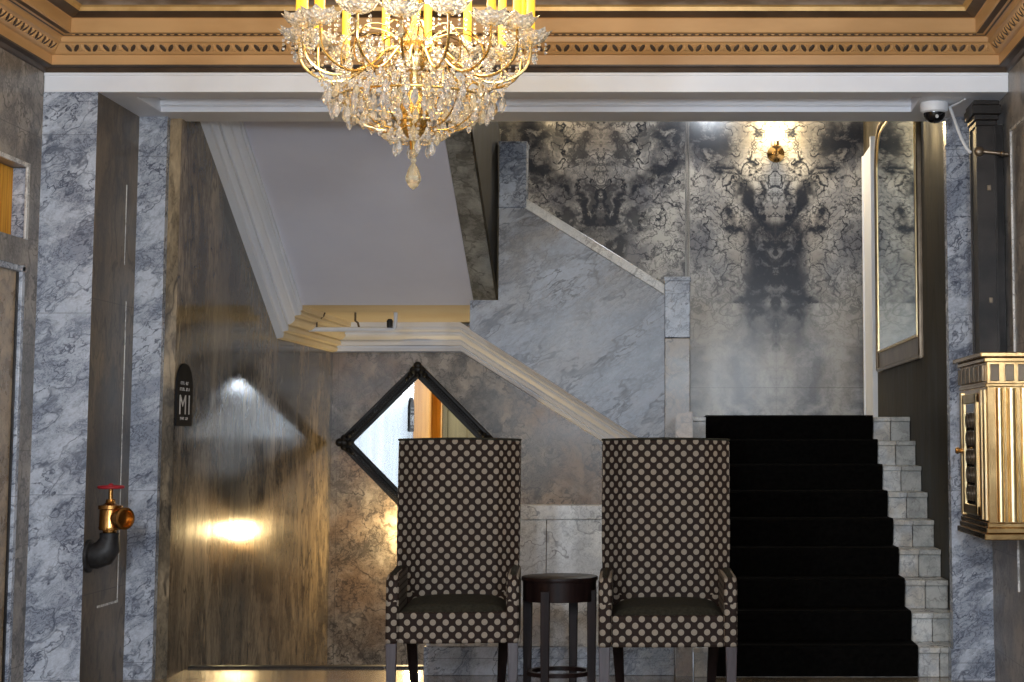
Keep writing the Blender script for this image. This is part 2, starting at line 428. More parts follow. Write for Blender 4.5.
# lobby ceiling
S('ceiling', MB().box(XL - .3, XR + .3, YR - .2, YO + .9, 3.70, 3.9), M['ceil'])
def ring(mb, prof, mats, ylow=YR):
    """moulding run round the lobby: left wall, portal wall, right wall; prof = [(offset, height)]"""
    vs = []
    for o, z in prof: vs += [(XL + o, ylow, z), (XL + o, YO - o, z), (XR - o, YO - o, z), (XR - o, ylow, z)]
    for i in range(len(prof) - 1):
        fs = [(i * 4 + k, i * 4 + k + 1, i * 4 + k + 5, i * 4 + k + 4) for k in range(3)]
        sub = [vs[j] for f_ in fs for j in f_]
        mb.add(sub, [tuple(range(4 * k, 4 * k + 4)) for k in range(3)], mats[i])
crown = MB()
T_, G_, U_, C_ = 0, 1, 2, 3
prof = [(0, 3.278), (.012, 3.282), (.022, 3.300), (.056, 3.304), (.058, 3.312), (.060, 3.362), (.075, 3.366), (.082, 3.372), (.112, 3.410), (.118, 3.416), (.128, 3.420), (.130, 3.446),
        (.140, 3.449), (.150, 3.452), (.160, 3.456), (.200, 3.450), (.206, 3.455), (.206, 3.525), (.212, 3.529), (.235, 3.536), (.250, 3.543), (.266, 3.552), (.272, 3.572), (.285, 3.580), (.31, 3.588),
        (.36, 3.592), (.37, 3.615), (.46, 3.622), (.47, 3.65), (.52, 3.66), (.53, 3.70)]
mats = [U_, U_, U_, U_, T_, T_, T_, T_, T_, T_, T_, T_, U_, T_, U_, T_, T_, T_, U_, U_, U_, G_, G_, C_, C_, U_, C_, G_, U_, G_]  # umber: dark paint, and groove shade put into the colour
ring(crown, prof, mats)
ob = S('trim_3', crown, [M['tan'], M['gold'], M['umber'], M['ceil']], fix=False)
# leaf-and-dart ornament on the sloping band of the crown
orn = MB()
dirs = [('front', XL + .13, XR - .13), ('left', 5.5, YO - .13), ('right', 5.5, YO - .13)]
nv = Vector((0, -.77, -.64))                       # outward normal of the band on the portal wall
for nm, a, c in dirs:
    n_ = int((c - a) / .0985); pitch = (c - a) / n_
    for k in range(n_):
        s_ = a + (k + .5) * pitch
        if nm == 'front': e1 = Vector((1, 0, 0)); nr = nv; org = Vector((s_, YO - .0985, 3.392))
        elif nm == 'left': e1 = Vector((0, 1, 0)); nr = Vector((.77, 0, -.64)); org = Vector((XL + .0985, s_, 3.392))
        else: e1 = Vector((0, -1, 0)); nr = Vector((-.77, 0, -.64)); org = Vector((XR - .0985, s_, 3.392))
        e2 = nr.cross(e1).normalized()
        if e2.z < 0: e2 = -e2
        def leaf(du, dv, ang, l, wd, h, mi):
            c_, s2 = math.cos(ang), math.sin(ang)
            ax = e1 * c_ + e2 * s2; ay = e1 * -s2 + e2 * c_
            rot = Matrix((ax, ay, nr)).transposed()
            orn.ball(org + e1 * du + e2 * dv, l, wd, h, 8, 5, mi, rot)
        leaf(-.021, 0, R(122), .026, .0115, .006, 1)  # dark leaves: shade of the recessed pockets put into the colour
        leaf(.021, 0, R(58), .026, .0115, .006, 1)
        leaf(0, .006, R(90), .016, .005, .008, 0)
        leaf(-.007, .012, R(110), .010, .003, .008, 0); leaf(.007, .012, R(70), .010, .003, .008, 0)
        leaf(.049, 0, R(90), .020, .010, .008, 0)
        leaf(.036, -.012, R(50), .014, .004, .007, 0); leaf(.062, -.012, R(130), .014, .004, .007, 0)
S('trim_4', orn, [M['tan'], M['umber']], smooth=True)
# fine rope line above
rope = MB()
k = 0; x = XL + .2
while x < XR - .2:
    rope.ball((x, YO - .152, 3.4535), .011, .006, .006, 6, 4, k % 2); x += .02; k += 1
S('trim_5', rope, [M['tan'], M['umber']], smooth=True)

# portal beam: white, with a sunk and moulded soffit
bm_ = MB()
bm_.box(XL, XR, YO, 9.60, ZB, 3.285)
bm_.box(XL, XR, 10.05, YI + .16, ZB, 4.7)
bm_.box(XL, XR, 9.60, 10.05, 3.245, 3.4)
bm_.box(XL, XR, YO + .005, YI, 3.285, 4.7)
bm_.box(XL, -2.93, 9.60, 10.05, ZB, 3.28).box(1.31, XR, 9.60, 10.05, ZB, 3.28)
bm_.box(-2.93, 1.31, 10.035, 10.05, ZB + .028, 3.28).box(-2.93, 1.31, 10.02, 10.05, ZB + .034, 3.28)
bm_.box(XL, XR, YO - .008, YO + .001, 3.262, 3.28)
S('trim_6', bm_, M['white'], bevel=.004)

# pilasters
def by_normal(o, test, idx):
    for p in o.data.polygons:
        if test(p.normal): p.material_index = idx
o = S('trim_7', MB().box(XL, -3.096, YO, YI + .1, 0, ZB), [M['blue_marble'], M['brown_marble']])
by_normal(o, lambda n: n.x > .5, 1)
S('trim_8', MB().box(-3.096, -2.935, YI, YI + .1, 0, ZB).box(-3.094, -2.933, YI - .004, YI + .1, ZB - .012, ZB), M['blue_marble'])
S('trim_9', MB().box(1.53, XR, YI, YI + .1, 0, ZB).box(1.515, XR, YI - .02, YI + .1, 0, .17).box(1.522, XR, YI - .015, YI, 2.985, 3.01), M['blue_marble'])
S('trim_13', MB().box(-3.094, -3.091, 10.038, 10.049, .45, 2.10).box(-3.094, -3.091, 9.988, 9.998, 2.30, 2.75).box(-3.094, -3.09, 9.7, 10.05, .44, .452), M['white_marble'])

# hall left wall
S('wall_hall_left', MB().box(HX - .4, HX, YI + .06, 15.7, -1.6, 4.7), M['hall_marble'])
# wall under the upper flight
S('wall_back_lower', MB().box(HX - .1, -.03, YU, YU + .2, -1.6, 2.6), M['under_marble'])
# wall behind the landing and the stair's right wall
S('wall_back', MB().box(-3.0, SX + .3, YB, YB + .2, 1.2, 4.7), M['rear_marble'])
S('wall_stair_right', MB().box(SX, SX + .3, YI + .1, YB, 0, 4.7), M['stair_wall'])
S('ceiling_stairwell', MB().box(HX - .4, SX + .4, YI, YB + .2, 4.7, 4.8), M['cream'])
# jamb strip on the far end of the stair's right wall
S('trim_14', MB().box(SX - .03, SX, 14.62, 15.24, 1.485, 3.74).box(SX - .04, SX, 14.57, 14.62, 1.485, 3.80).box(SX - .04, SX, 15.24, 15.29, 1.485, 3.74), M['white'])

# ------------------------------------------------------------------ upper flights seen from below
Y3, Z3, SL = 12.84, 2.286, .54                      # where the third flight leaves the half landing
def zs(y): return Z3 + (Y3 - y) * SL
sof = MB().prism([(Y3, Z3), (10.3, zs(10.3)), (10.3, zs(10.3) + .25), (Y3, Z3 + .25)], 0, HX, -1.466)
S('ceiling_flight', sof, M['soffit'])
S('ceiling_landing', MB().box(HX, -1.25, Y3, YU, Z3, Z3 + .2), M['cream'])
# crown moulding under the flights: profile (inward, down)
prof = [(.178, .0), (.178, .040), (.160, .044), (.160, .058), (.172, .062), (.166, .074), (.132, .078), (.118, .086), (.118, .098), (.128, .102), (.122, .116), (.104, .134), (.088, .142), (.072, .142), (.072, .152), (.082, .158), (.080, .186), (.052, .190), (.040, .196), (.040, .206), (.050, .210), (.044, .236), (.0, .244)]
path = [(HX, 10.32, zs(10.32), 1, 0), (HX, Y3, Z3, 1, 0), (HX, YU, Z3, 1, -1), (-1.80, YU, Z3, 0, -1), (-.03, YU, Z3 - 1.77 * .63, 0, -1)]
for rng, nm, mt in (((0, 2), 'trim_15', 'white'), ((1, 3), 'trim_16', 'cream'), ((2, 5), 'trim_17', 'white')):
    mb = MB(); seg = path[rng[0]:rng[1]]; vs = []
    for X, Y, Z, ix, iy in seg:
        for a, d_ in prof: vs.append((X + ix * a, Y + iy * a, Z - d_ + .004))
    n = len(prof); fs = []
    for i in range(len(seg) - 1):
        for k in range(n - 1): fs.append((i * n + k, i * n + k + 1, (i + 1) * n + k + 1, (i + 1) * n + k))
    mb.add(vs, fs); S(nm, mb, M[mt])
# sloping soffit of the second flight
S('ceiling_upper_flight', MB().prism([(-1.25, 2.05), (-.236, 1.40), (-.02, 1.27), (-.02, 1.5), (-1.25, 2.25)], 1, 12.72, YU), M['cream'])

st = thing('marble_balustrade', 'blue-white marble balustrade of the upper stair flight, above the right chair', 'balustrade', (-.65, 12.6, 1.3))
mb = MB().prism([(-1.462, 2.095), (-.236, 1.312), (-.10, 1.226), (-.10, 2.34), (-1.09, 2.954), (-1.264, 2.954), (-1.264, 2.30), (-1.462, 2.30)], 1, 12.56, 12.68)
mb.build('panel', M['panel_marble'], st)
sl = (2.95 - 2.335) / .99
cp = MB().prism([(-.10, 2.335), (-1.09, 2.335 + .99 * sl), (-1.09, 2.41 + .99 * sl), (-.10, 2.41)], 1, 12.535, 12.70)
cp.build('coping', M['white_marble'], st, bevel=.006)
p = MB().box(-.10, .078, 12.52, 12.70, 2.035, 2.44).box(-.104, .082, 12.515, 12.705, 2.43, 2.462)
p.build('newel_block', M['blue_marble'], st, bevel=.005)
MB().box(-.10, .078, 12.53, 12.69, 0, 2.033).build('newel_post', M['under_marble'], st, bevel=.005)
MB().box(-1.264, -1.072, 12.53, 12.70, 2.95, 3.40).box(-1.27, -1.068, 12.525, 12.705, 3.39, 3.42).build('upper_post', M['blue_marble'], st, bevel=.005)
# side of the third flight: string wall and its underside
sg = thing('stair_string', 'dark veined marble string wall of the upper flight, slanting beside the pale soffit', 'stair string', (-1.38, 12.84, 2.2))
mb = MB().prism([(Y3, Z3 - .004), (10.32, zs(10.32) - .004), (10.32, zs(10.32) + .08), (Y3, Z3 + .08)], 0, -1.463, -1.302)
mb.build('underside', M['dark_green'], sg)
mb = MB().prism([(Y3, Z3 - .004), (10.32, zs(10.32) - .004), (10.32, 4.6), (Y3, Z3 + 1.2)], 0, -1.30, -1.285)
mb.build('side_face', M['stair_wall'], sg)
MB().box(-1.463, -1.285, Y3 + .003, Y3 + .06, Z3 - .01, Z3 + 1.1).build('end_block', M['dark_green'], sg)

# ------------------------------------------------------------------ lower flight
NS, RH, TR, Y0 = 9, .165, .28, 10.32
sc = thing('marble_staircase', 'straight flight of white marble steps climbing to the landing beside the right wall', 'staircase', (.84, Y0, 0))
for k in range(NS):
    y = Y0 + k * TR; zt = (k + 1) * RH
    y1 = y + TR + .02 if k < NS - 1 else YB
    step = MB().box(.085, 1.35, y, y1, k * RH - .001 if k else 0, zt - .03).box(.08, 1.35, y - .022, y1, zt - .03, zt)
    o = step.build('step', M['step_marble'], sc, bevel=.004)
    e = MB().box(1.351, 1.468, y - .002, y1, k * RH if k else 0, zt - .03).box(1.351, 1.470, y - .026, y1, zt - .031, zt + .001)
    e.build('end_block', M['step_marble'], o, bevel=.005)
    e = MB().box(1.471, 1.604, y - .002, y1, k * RH if k else 0, zt - .03).box(1.471, 1.604, y - .026, y1, zt - .031, zt + .001)
    e.build('wall_block', M['grey_step'], o, bevel=.005)
MB().box(-.02, .078, Y0 + .05, 12.52, 0, 1.49).build('side_string', M['under_marble'], sc)
# carpet runner following the steps
top = []
for k in range(NS):
    y = Y0 + k * TR; zt = (k + 1) * RH
    top += [(y - .008, k * RH + .004), (y - .034, zt - .036), (y - .036, zt + .002), (y - .022, zt + .013)]
    top.append((y + TR - .010, zt + .012) if k < NS - 1 else (13.6, zt + .012))
under = []
for k in range(NS):
    y = Y0 + k * TR; zt = (k + 1) * RH
    under += [(y - .0015, k * RH + .0035), (y - .0255, zt - .038), (y - .0255, zt + .0005), (y - .016, zt + .0015)]
    under.append((y + TR - .003, zt + .0015) if k < NS - 1 else (13.6, zt + .0015))
cr = MB()
n = len(top)
vs = [(x, y, z) for x in (.185, 1.345) for (y, z) in top] + [(x, y, z) for x in (.185, 1.345) for (y, z) in under]
fs = [(i, i + 1, n + i + 1, n + i) for i in range(n - 1)] + [(2 * n + i, 3 * n + i, 3 * n + i + 1, 2 * n + i + 1) for i in range(n - 1)]
fs += [(i, 2 * n + i, 2 * n + i + 1, i + 1) for i in range(n - 1)] + [(n + i, n + i + 1, 3 * n + i + 1, 3 * n + i) for i in range(n - 1)]
fs += [(0, n, 3 * n, 2 * n), (n - 1, 3 * n - 1, 4 * n - 1, 2 * n - 1)]
tag(cr.add(vs, fs).build('stair_carpet', M['carpet']), 'black carpet runner covering the middle of the marble steps', 'carpet')

# low marble parapet behind the chairs
pw = thing('marble_parapet', 'low white marble parapet wall with a cap, behind the two chairs and the table', 'parapet', (-.7, 10.45, 0))
b = MB()
for a, c in ((-1.44, -.76), (-.757, -.026)): b.box(a, c, 10.40, 10.52, .16, .875)
b.build('panel', M['white_marble'], pw, bevel=.003)
MB().box(-1.45, -.025, 10.385, 10.535, .875, .958)\
    .build('cap', M['white_marble'], pw, bevel=.006)
MB().box(-1.45, -.026, 10.385, 10.53, 0, .16).build('base', M['blue_marble'], pw, bevel=.004)

# ------------------------------------------------------------------ armchairs
def armchair(label, loc, wide=1.0, turn=0):
    c = thing('armchair', label, 'chair', loc, 'patterned high-back armchairs')
    L = Vector(loc)
    def off(mb): mb.v = [(p[0] * wide + L.x, p[1] + L.y, p[2] + L.z) for p in mb.v]; return mb
    # seat base with slightly bowed front
    mb = MB(); N = 12
    pl = [(lerp(-.262, .262, i / N), -.300 - .016 * math.sin(math.pi * i / N)) for i in range(N + 1)] + [(.262, .26), (-.262, .26)]
    off(mb.prism(pl, 2, .36, .508)).build('seat', M['fabric'], c, bevel=.012)
    mb = MB(); nx, ny = 14, 12; vs = []
    for j in range(ny + 1):
        for i in range(nx + 1):
            x = lerp(-.258, .258, i / nx); y = lerp(-.285, .235, j / ny)
            a = 1 - abs(2 * i / nx - 1) ** 4; d_ = 1 - abs(2 * j / ny - 1) ** 6
            vs.append((x, y - .016 * math.sin(math.pi * i / nx) * (1 - j / ny), .500 + .062 * (a ** .6) * (d_ ** .5) * (.72 + .28 * j / ny)))
    fs = [(j * (nx + 1) + i, j * (nx + 1) + i + 1, (j + 1) * (nx + 1) + i + 1, (j + 1) * (nx + 1) + i) for j in range(ny) for i in range(nx)]
    off(mb.add(vs, fs)).build('seat_cushion', M['cushion'], c, smooth=True)
    # back: flat centre, wings turned a little forward, leaning back
    mb = MB(); xs_ = [-.312, -.26, -.215, -.19, -.1, 0, .1, .19, .215, .26, .312]; zz = [.40, .55, .7, .85, 1.0, 1.15, 1.28, 1.335]
    def fy(x, z): return .235 - max(0, abs(x) - .195) * .85 + (z - .4) * .085
    nx, nz_ = len(xs_), len(zz); vs = []
    for side in (0, 1):
        for z in zz:
            wf = 1 if z > .8 else lerp(.955, 1, max(0, (z - .4) / .4))
            for x in xs_: vs.append((x * wf, fy(x, z) + side * .085, z + (.004 if side else 0) - (.006 * abs(x / .31) ** 2 if z > 1.3 else 0)))
    K = nx * nz_; fs = []
    for j in range(nz_ - 1):
        for i in range(nx - 1):
            a = j * nx + i; fs.append((a, a + 1, a + nx + 1, a + nx)); fs.append((K + a, K + a + nx, K + a + nx + 1, K + a + 1))
        for i in (0, nx - 1):
            a = j * nx + i; fs.append((a, a + nx, K + a + nx, K + a))
    for j in (0, nz_ - 1):
        for i in range(nx - 1):
            a = j * nx + i; fs.append((a, a + 1, K + a + 1, K + a))
    bo = off(mb.add(vs, fs)).build('backrest', M['fabric'], c, bevel=.014)
    pp = [(x, fy(x, 1.335) + .006, 1.337 - .006 * abs(x / .31) ** 2) for x in xs_]
    off(MB().tube(pp, .006, 6)).build('piping', M['cushion'], bo, smooth=True)
    for s_ in (-1, 1):
        pr = [(-.315, .36), (-.320, .55), (-.312, .655), (-.290, .682), (-.20, .690), (.0, .690), (.16, .696), (.22, .696), (.22, .36)]
        x0, x1 = (s_ * .256, s_ * .318)
        a = off(MB().prism(pr, 0, x0, x1)).build('armrest', M['fabric'], c, bevel=.016, bseg=3)
        path_ = [(s_ * .287, y, z + .002) for y, z in ((-.285, .668), (-.262, .678), (-.20, .680), (.0, .681), (.15, .686))]
        off(MB().tube(path_, [.010, .016, .017, .017, .014], 8)).build('arm_pad', M['cushion'], a, smooth=True)
    for s_ in (-1, 1):
        off(MB().frustum((s_ * .290, -.280, 0), .036, .036, (s_ * .290, -.280, .362), .052, .052)).build('leg', M['leg_wood'], c, bevel=.003)
        off(MB().frustum((s_ * .215, .300, 0), .036, .036, (s_ * .235, .225, .362), .055, .055)).build('leg', M['dark_wood'], c, bevel=.003)
    c.rotation_euler = (0, 0, turn)
    return c
armchair('dotted high-back armchair in front of the diamond mirror', (-1.108, 9.06, 0), 1.0, R(4))
armchair('dotted high-back armchair in front of the black-carpeted stairs', (-.060, 8.90, 0), 1.03, R(1.5))

# ------------------------------------------------------------------ side table between the chairs
TX, TY = -.589, 9.0
tb = thing('side_table', 'round dark wood side table with straight legs, between the two chairs', 'table', (TX, TY, 0))
MB().lathe([(.178, .640), (.188, .642), (.190, .650), (.188, .660), (.183, .663)], (TX, TY, 0), 48).build('tabletop', M['dark_wood'], tb, smooth=True)
MB().lathe([(.168, .545), (.181, .545), (.181, .641), (.168, .641)], (TX, TY, 0), 48, closed=False).build('apron', M['dark_wood'], tb, smooth=True)
for k in range(4):
    a = R(20 + 90 * k - 90 + 0)
    x, y = TX + .172 * math.sin(a + R(90)), TY + .172 * math.cos(a + R(90))
    MB().frustum((x, y, 0), .036, .036, (x, y, .60), .046, .046).build('leg', M['dark_wood'], tb, bevel=.003)
MB().lathe([(.135, .185), (.160, .185), (.160, .205), (.135, .205), (.135, .185)], (TX, TY, 0), 40, closed=False).build('stretcher_ring', M['dark_wood'], tb, smooth=True)

# ------------------------------------------------------------------ diamond mirror
MX, MZ = -2.155, 1.303
mi = thing('diamond_mirror', 'diamond-hung mirror in a carved black frame, behind the left chair', 'mirror', (MX, YU - .03, MZ))
def diamond(h): return [(MX, MZ + h), (MX + h, MZ), (MX, MZ - h), (MX - h, MZ)]
def dframe(mb, h0, h1, y0, y1):
    A, B = diamond(h0), diamond(h1)
    vs = [(p[0], y, p[1]) for y in (y0, y1) for q in (A, B) for p in q]
    fs = []
    for k in range(4):
        k2 = (k + 1) % 4
        fs += [(k, k2, 4 + k2, 4 + k), (8 + k, 12 + k, 12 + k2, 8 + k2), (k, 8 + k, 8 + k2, k2), (4 + k, 4 + k2, 12 + k2, 12 + k)]
    return mb.add(vs, fs)
fr = MB(); dframe(fr, .665, .625, YU - .055, YU - .002); dframe(fr, .628, .570, YU - .085, YU - .002); dframe(fr, .573, .525, YU - .05, YU - .002)
fo = fr.build('frame', M['black'], mi, bevel=.006)
bd = MB()
D = diamond(.600)
for k in range(4):
    a, c = D[k], D[(k + 1) % 4]
    for i in range(34):
        t_ = (i + .5) / 34; bd.ball((lerp(a[0], c[0], t_), YU - .088, lerp(a[1], c[1], t_)), .011, .010, .011, 6, 4)
bd.build('beading', M['black'], fo, smooth=True)
for ax, az in ((0, 1), (1, 0), (0, -1), (-1, 0)):
    co = MB(); cx, cz = MX + ax * .60, MZ + az * .60
    tx, tz = -az, ax
    for dr, dt, r in ((.03, 0, .035), (-.005, .035, .03), (-.005, -.035, .03), (-.045, .06, .024), (-.045, -.06, .024), (-.05, 0, .026), (.0, 0, .04), (-.075, .085, .018), (-.075, -.085, .018)):
        co.ball((cx + ax * dr + tx * dt, YU - .085, cz + az * dr + tz * dt), r, .028, r, 8, 6)
    co.build('corner_carving', M['black'], fo, smooth=True)
MB().prism(diamond(.54), 1, YU - .04, YU - .02).build('glass', M['mirror'], mi)

# ------------------------------------------------------------------ mirror over the stairs
wm = thing('arched_wall_mirror', 'tall greenish mirror in a bronze frame on the wall above the stairs', 'mirror', (SX, 13.0, 1.87))
def arch(y0, y1, z0, z1, r):
    p_ = [(y0, z0), (y1, z0), (y1, z1 - r)]
    for k in range(1, 8): a = R(90 * k / 8); p_.append((y1 - r + r * math.cos(a), z1 - r + r * math.sin(a)))
    p_.append((y1 - r, z1)); p_.append((y0 + r, z1))
    for k in range(1, 8): a = R(90 + 90 * k / 8); p_.append((y0 + r + r * math.cos(a), z1 - r + r * math.sin(a)))
    p_.append((y0, z1 - r)); return p_
MB().prism(arch(11.98, 14.27, 2.03, 3.74, .3), 0, SX - .022, SX - .012).build('glass', M['green_mirror'], wm)
MB().prism(arch(11.83, 14.40, 1.87, 3.82, .36), 0, SX - .012, SX).build('back_panel', M['mid_bronze'], wm)
fp = arch(11.85, 14.38, 1.88, 3.80, .34)
pts = [(SX - .016, y, z) for y, z in fp]; pts.append(pts[0])
MB().tube(pts, .018, 8).build('frame', M['mid_bronze'], wm, smooth=True)
fp = arch(11.97, 14.28, 2.02, 3.74, .3)
pts = [(SX - .020, y, z) for y, z in fp]; pts.append(pts[0])
MB().tube(pts, .010, 8).build('inner_bead', M['bright_brass'], wm, smooth=True)

# ------------------------------------------------------------------ wall sconces
def sconce(label, x, y, z, out, name_bulb=True):
    s = thing('wall_sconce', label, 'sconce', (x, y, z)); n = Vector(out)
    P0 = Vector((x, y, z))
    MB().lathe([(.075, 0), (.075, .008), (.055, .020), (.028, .028), (.020, .040)], P0, 24, n).build('back_plate', M['brass'], s, smooth=True)
    pts = [P0 + n * .03, P0 + n * .07 + Vector((0, 0, -.02)), P0 + n * .11 + Vector((0, 0, -.01)), P0 + n * .12 + Vector((0, 0, .03))]
    MB().tube(pts, .010, 8).build('arm', M['brass'], s, smooth=True)
    q = P0 + n * .12
    MB().lathe([(.008, .02), (.036, .035), (.045, .05), (.022, .06), (.018, .10)], q, 16).build('cup', M['brass'], s, smooth=True)
    MB().lathe([(.010, .10), (.026, .13), (.030, .16), (.020, .20), (.004, .24)], q, 14).build('bulb', M['sconce_bulb'], s, smooth=True)
    l = bpy.data.lights.new('sconce_light', 'POINT'); l.energy = 40; l.color = (1, .72, .34); l.shadow_soft_size = .05
    lo = bpy.data.objects.new('sconce_light', l); COL.objects.link(lo); lo.location = q + n * .05 + Vector((0, 0, .2)); return s, lo
s1, l1 = sconce('lit brass sconce high on the veined wall above the landing', .842, YB, 3.80, (0, -1, 0))
s2, l2 = sconce('lit brass sconce hidden by the beam, high on the left of the veined wall', -1.30, YB, 4.16, (0, -1, 0))
s3, l3 = sconce('lit brass sconce low on the wall below the diamond mirror, behind the left chair', -2.155, YU, .40, (0, -1, 0))

# ------------------------------------------------------------------ mail chute and mailbox on the right wall
ch = thing('mail_chute', 'dark bronze mail chute running up the right wall above the brass mailbox', 'mail chute', (1.64, 9.6, 1.78))
MB().box(1.594, 1.688, 9.50, 9.72, 1.772, 3.03).build('shaft', M['dark_bronze'], ch, bevel=.005)
MB().box(1.688, XR - .002, 9.64, 9.70, 1.772, 3.03).build('back_channel', M['dark_bronze'], ch)
mb = MB()
for a, (z0, z1) in ((.008, (3.0, 3.03)), (.016, (3.03, 3.06)), (.030, (3.06, 3.11)), (.022, (3.11, 3.135))): mb.box(1.594 - a, 1.688 + a, 9.50 - a, 9.72 + a, z0, z1)
mb.build('capital', M['dark_bronze'], ch, bevel=.004)
mb = MB().box(1.590, 1.600, 9.492, 9.5, 1.78, 3.0).box(1.682, 1.692, 9.492, 9.5, 1.78, 3.0).box(1.586, 1.594, 9.494, 9.515, 1.78, 3.0).box(1.586, 1.594, 9.70, 9.72, 1.78, 3.0)
mb.build('edge_bead', M['dark_bronze'], ch)
mb = MB().cyl((1.62, 9.49, 2.86), (1.75, 9.46, 2.84), .010).ball((1.60, 9.49, 2.86), .028, .018, .028).ball((1.72, 9.467, 2.845), .016)
mb.build('bracket', M['mid_bronze'], ch, smooth=True)
for z in (2.05, 2.65): MB().box(1.64, 1.66, 9.488, 9.5, z, z + .03).build('clasp', M['mid_bronze'], ch, bevel=.003)

MX0, MY0, MY1, MZ0, MZ1 = 1.535, 9.06, 9.94, .853, 1.77
mbx = thing('mailbox', 'polished brass lobby mailbox with a glazed front, on the right wall', 'mailbox', (1.63, 9.27, MZ0))
MB().box(MX0 + .012, XR - .002, MY0 + .012, MY1 - .012, MZ0 + .06, MZ1 - .03).build('body', M['brass'], mbx, bevel=.006)
mb = MB()
for a, z0, z1 in ((0, MZ1 - .05, MZ1 - .025), (-.022, MZ1 - .025, MZ1), (.006, MZ1 - .175, MZ1 - .155)): mb.box(MX0 + a, XR - .002, MY0 + a, MY1 - a, z0, z1)
mb.build('cornice', M['brass'], mbx, bevel=.005)
mb = MB()
for a, z0, z1 in ((-.012, MZ0 - .02, MZ0 + .012), (0, MZ0 + .012, MZ0 + .04), (.006, MZ0 + .04, MZ0 + .065)): mb.box(MX0 + a, XR - .002, MY0 + a, MY1 - a, z0, z1)
mb.build('base_moulding', M['brass'], mbx, bevel=.005)
# side facing the lobby: half-round columns and a frieze
MZa, MZb = MZ0 + .07, MZ1 - .18
for x, r in ((MX0 + .075, .020), (MX0 + .135, .026), (MX0 + .195, .016)):
    MB().cyl((x, MY0 + .012, MZa), (x, MY0 + .012, MZb), r, seg=20).build('half_column', M['bright_brass'], mbx, smooth=True)
for x in (MX0 + .03, MX0 + .105, MX0 + .17): MB().box(x, x + .045, MY0 + .0, MY0 + .014, MZ1 - .145, MZ1 - .06).build('frieze_panel', M['mid_bronze'], mbx, bevel=.004)
# glazed front facing the stairs
df = MB().box(MX0 - .006, MX0 + .014, 9.31, 9.36, MZ0 + .09, MZ1 - .20).box(MX0 - .006, MX0 + .014, 9.71, 9.76, MZ0 + .09, MZ1 - .20).box(MX0 - .006, MX0 + .014, 9.31, 9.76, MZ1 - .25, MZ1 - .20).box(MX0 - .006, MX0 + .014, 9.31, 9.76, MZ0 + .09, MZ0 + .14)
do = df.build('door', M['bright_brass'], mbx, bevel=.004)
MB().box(MX0 + .002, MX0 + .014, 9.36, 9.71, MZ0 + .14, MZ1 - .25).build('pane', M['glass_dark'], do)
ir = MB()
for k in range(5):
    z = MZ0 + .20 + k * .095
    for y in (9.45, 9.535, 9.62): ir.lathe([(.030, -.004), (.040, -.004), (.040, .004), (.030, .004), (.030, -.004)], (MX0 - .002, y, z), 12, (1, 0, 0), closed=False)
ir.build('scroll_grille', M['mid_bronze'], do, smooth=True)
MB().lathe([(.012, 0), (.012, .02), (.020, .03), (.014, .042)], (MX0 - .004, 9.75, MZ0 + .42), 12, (-1, 0, 0)).build('knob', M['brass'], do, smooth=True)
mb = MB()
for y in (9.13, 9.25, 9.39, 9.53, 9.67, 9.81): mb.box(MX0 - .002, MX0 + .014, y, y + .10, MZ1 - .145, MZ1 - .06)
mb.build('frieze_panels', M['mid_bronze'], mbx, bevel=.004)
for y in (9.09, 9.19, 9.83): MB().box(MX0 + .0, MX0 + .014, y, y + .05, MZ0 + .075, MZ1 - .185).build('front_pilaster', M['bright_brass'], mbx, bevel=.004)

# ------------------------------------------------------------------ security camera and its cable
cx, cy = 1.405, 9.78
cm = thing('security_camera', 'white dome security camera under the right end of the white beam', 'camera', (cx, cy, ZB))
MB().lathe([(.076, 0), (.078, -.018), (.074, -.048), (.062, -.056)], (cx, cy, ZB), 28).build('housing', M['plastic'], cm, smooth=True)
MB().lathe([(.060, -.054), (.058, -.072), (.046, -.094), (.024, -.108), (.002, -.112)], (cx, cy, ZB), 28).build('dome', M['smoke'], cm, smooth=True)
MB().lathe([(.009, 0), (.009, .012), (.006, .016)], (cx + .006, cy - .055, ZB - .080), 12, (0, -.85, -.5)).build('lens', M['sign_white'], cm, smooth=True)  # white disc: the dome's small highlight put in as colour
cb = MB().tube(bez([(1.492, 9.79, ZB - .02), (1.498, 9.72, ZB - .07), (1.503, 9.65, ZB - .14), (1.515, 9.60, 2.96), (1.540, 9.58, 2.885), (1.570, 9.57, 2.865)]), .009, 8)
cb.tube([(1.49, 9.80, ZB - .02), (1.53, 9.70, ZB - .012), (1.545, 9.60, ZB - .012)], .005, 6)
tag(cb.build('camera_cable', M['plastic'], smooth=True), 'white cable hanging from the dome camera to the mail chute', 'cable')

# ------------------------------------------------------------------ hose valve on the left return
VX, VY = -2.985, 9.53
RX = -3.096
va = thing('hose_valve', 'brass fire hose valve with a red handwheel on the left pilaster return', 'valve', (RX, VY, .73))
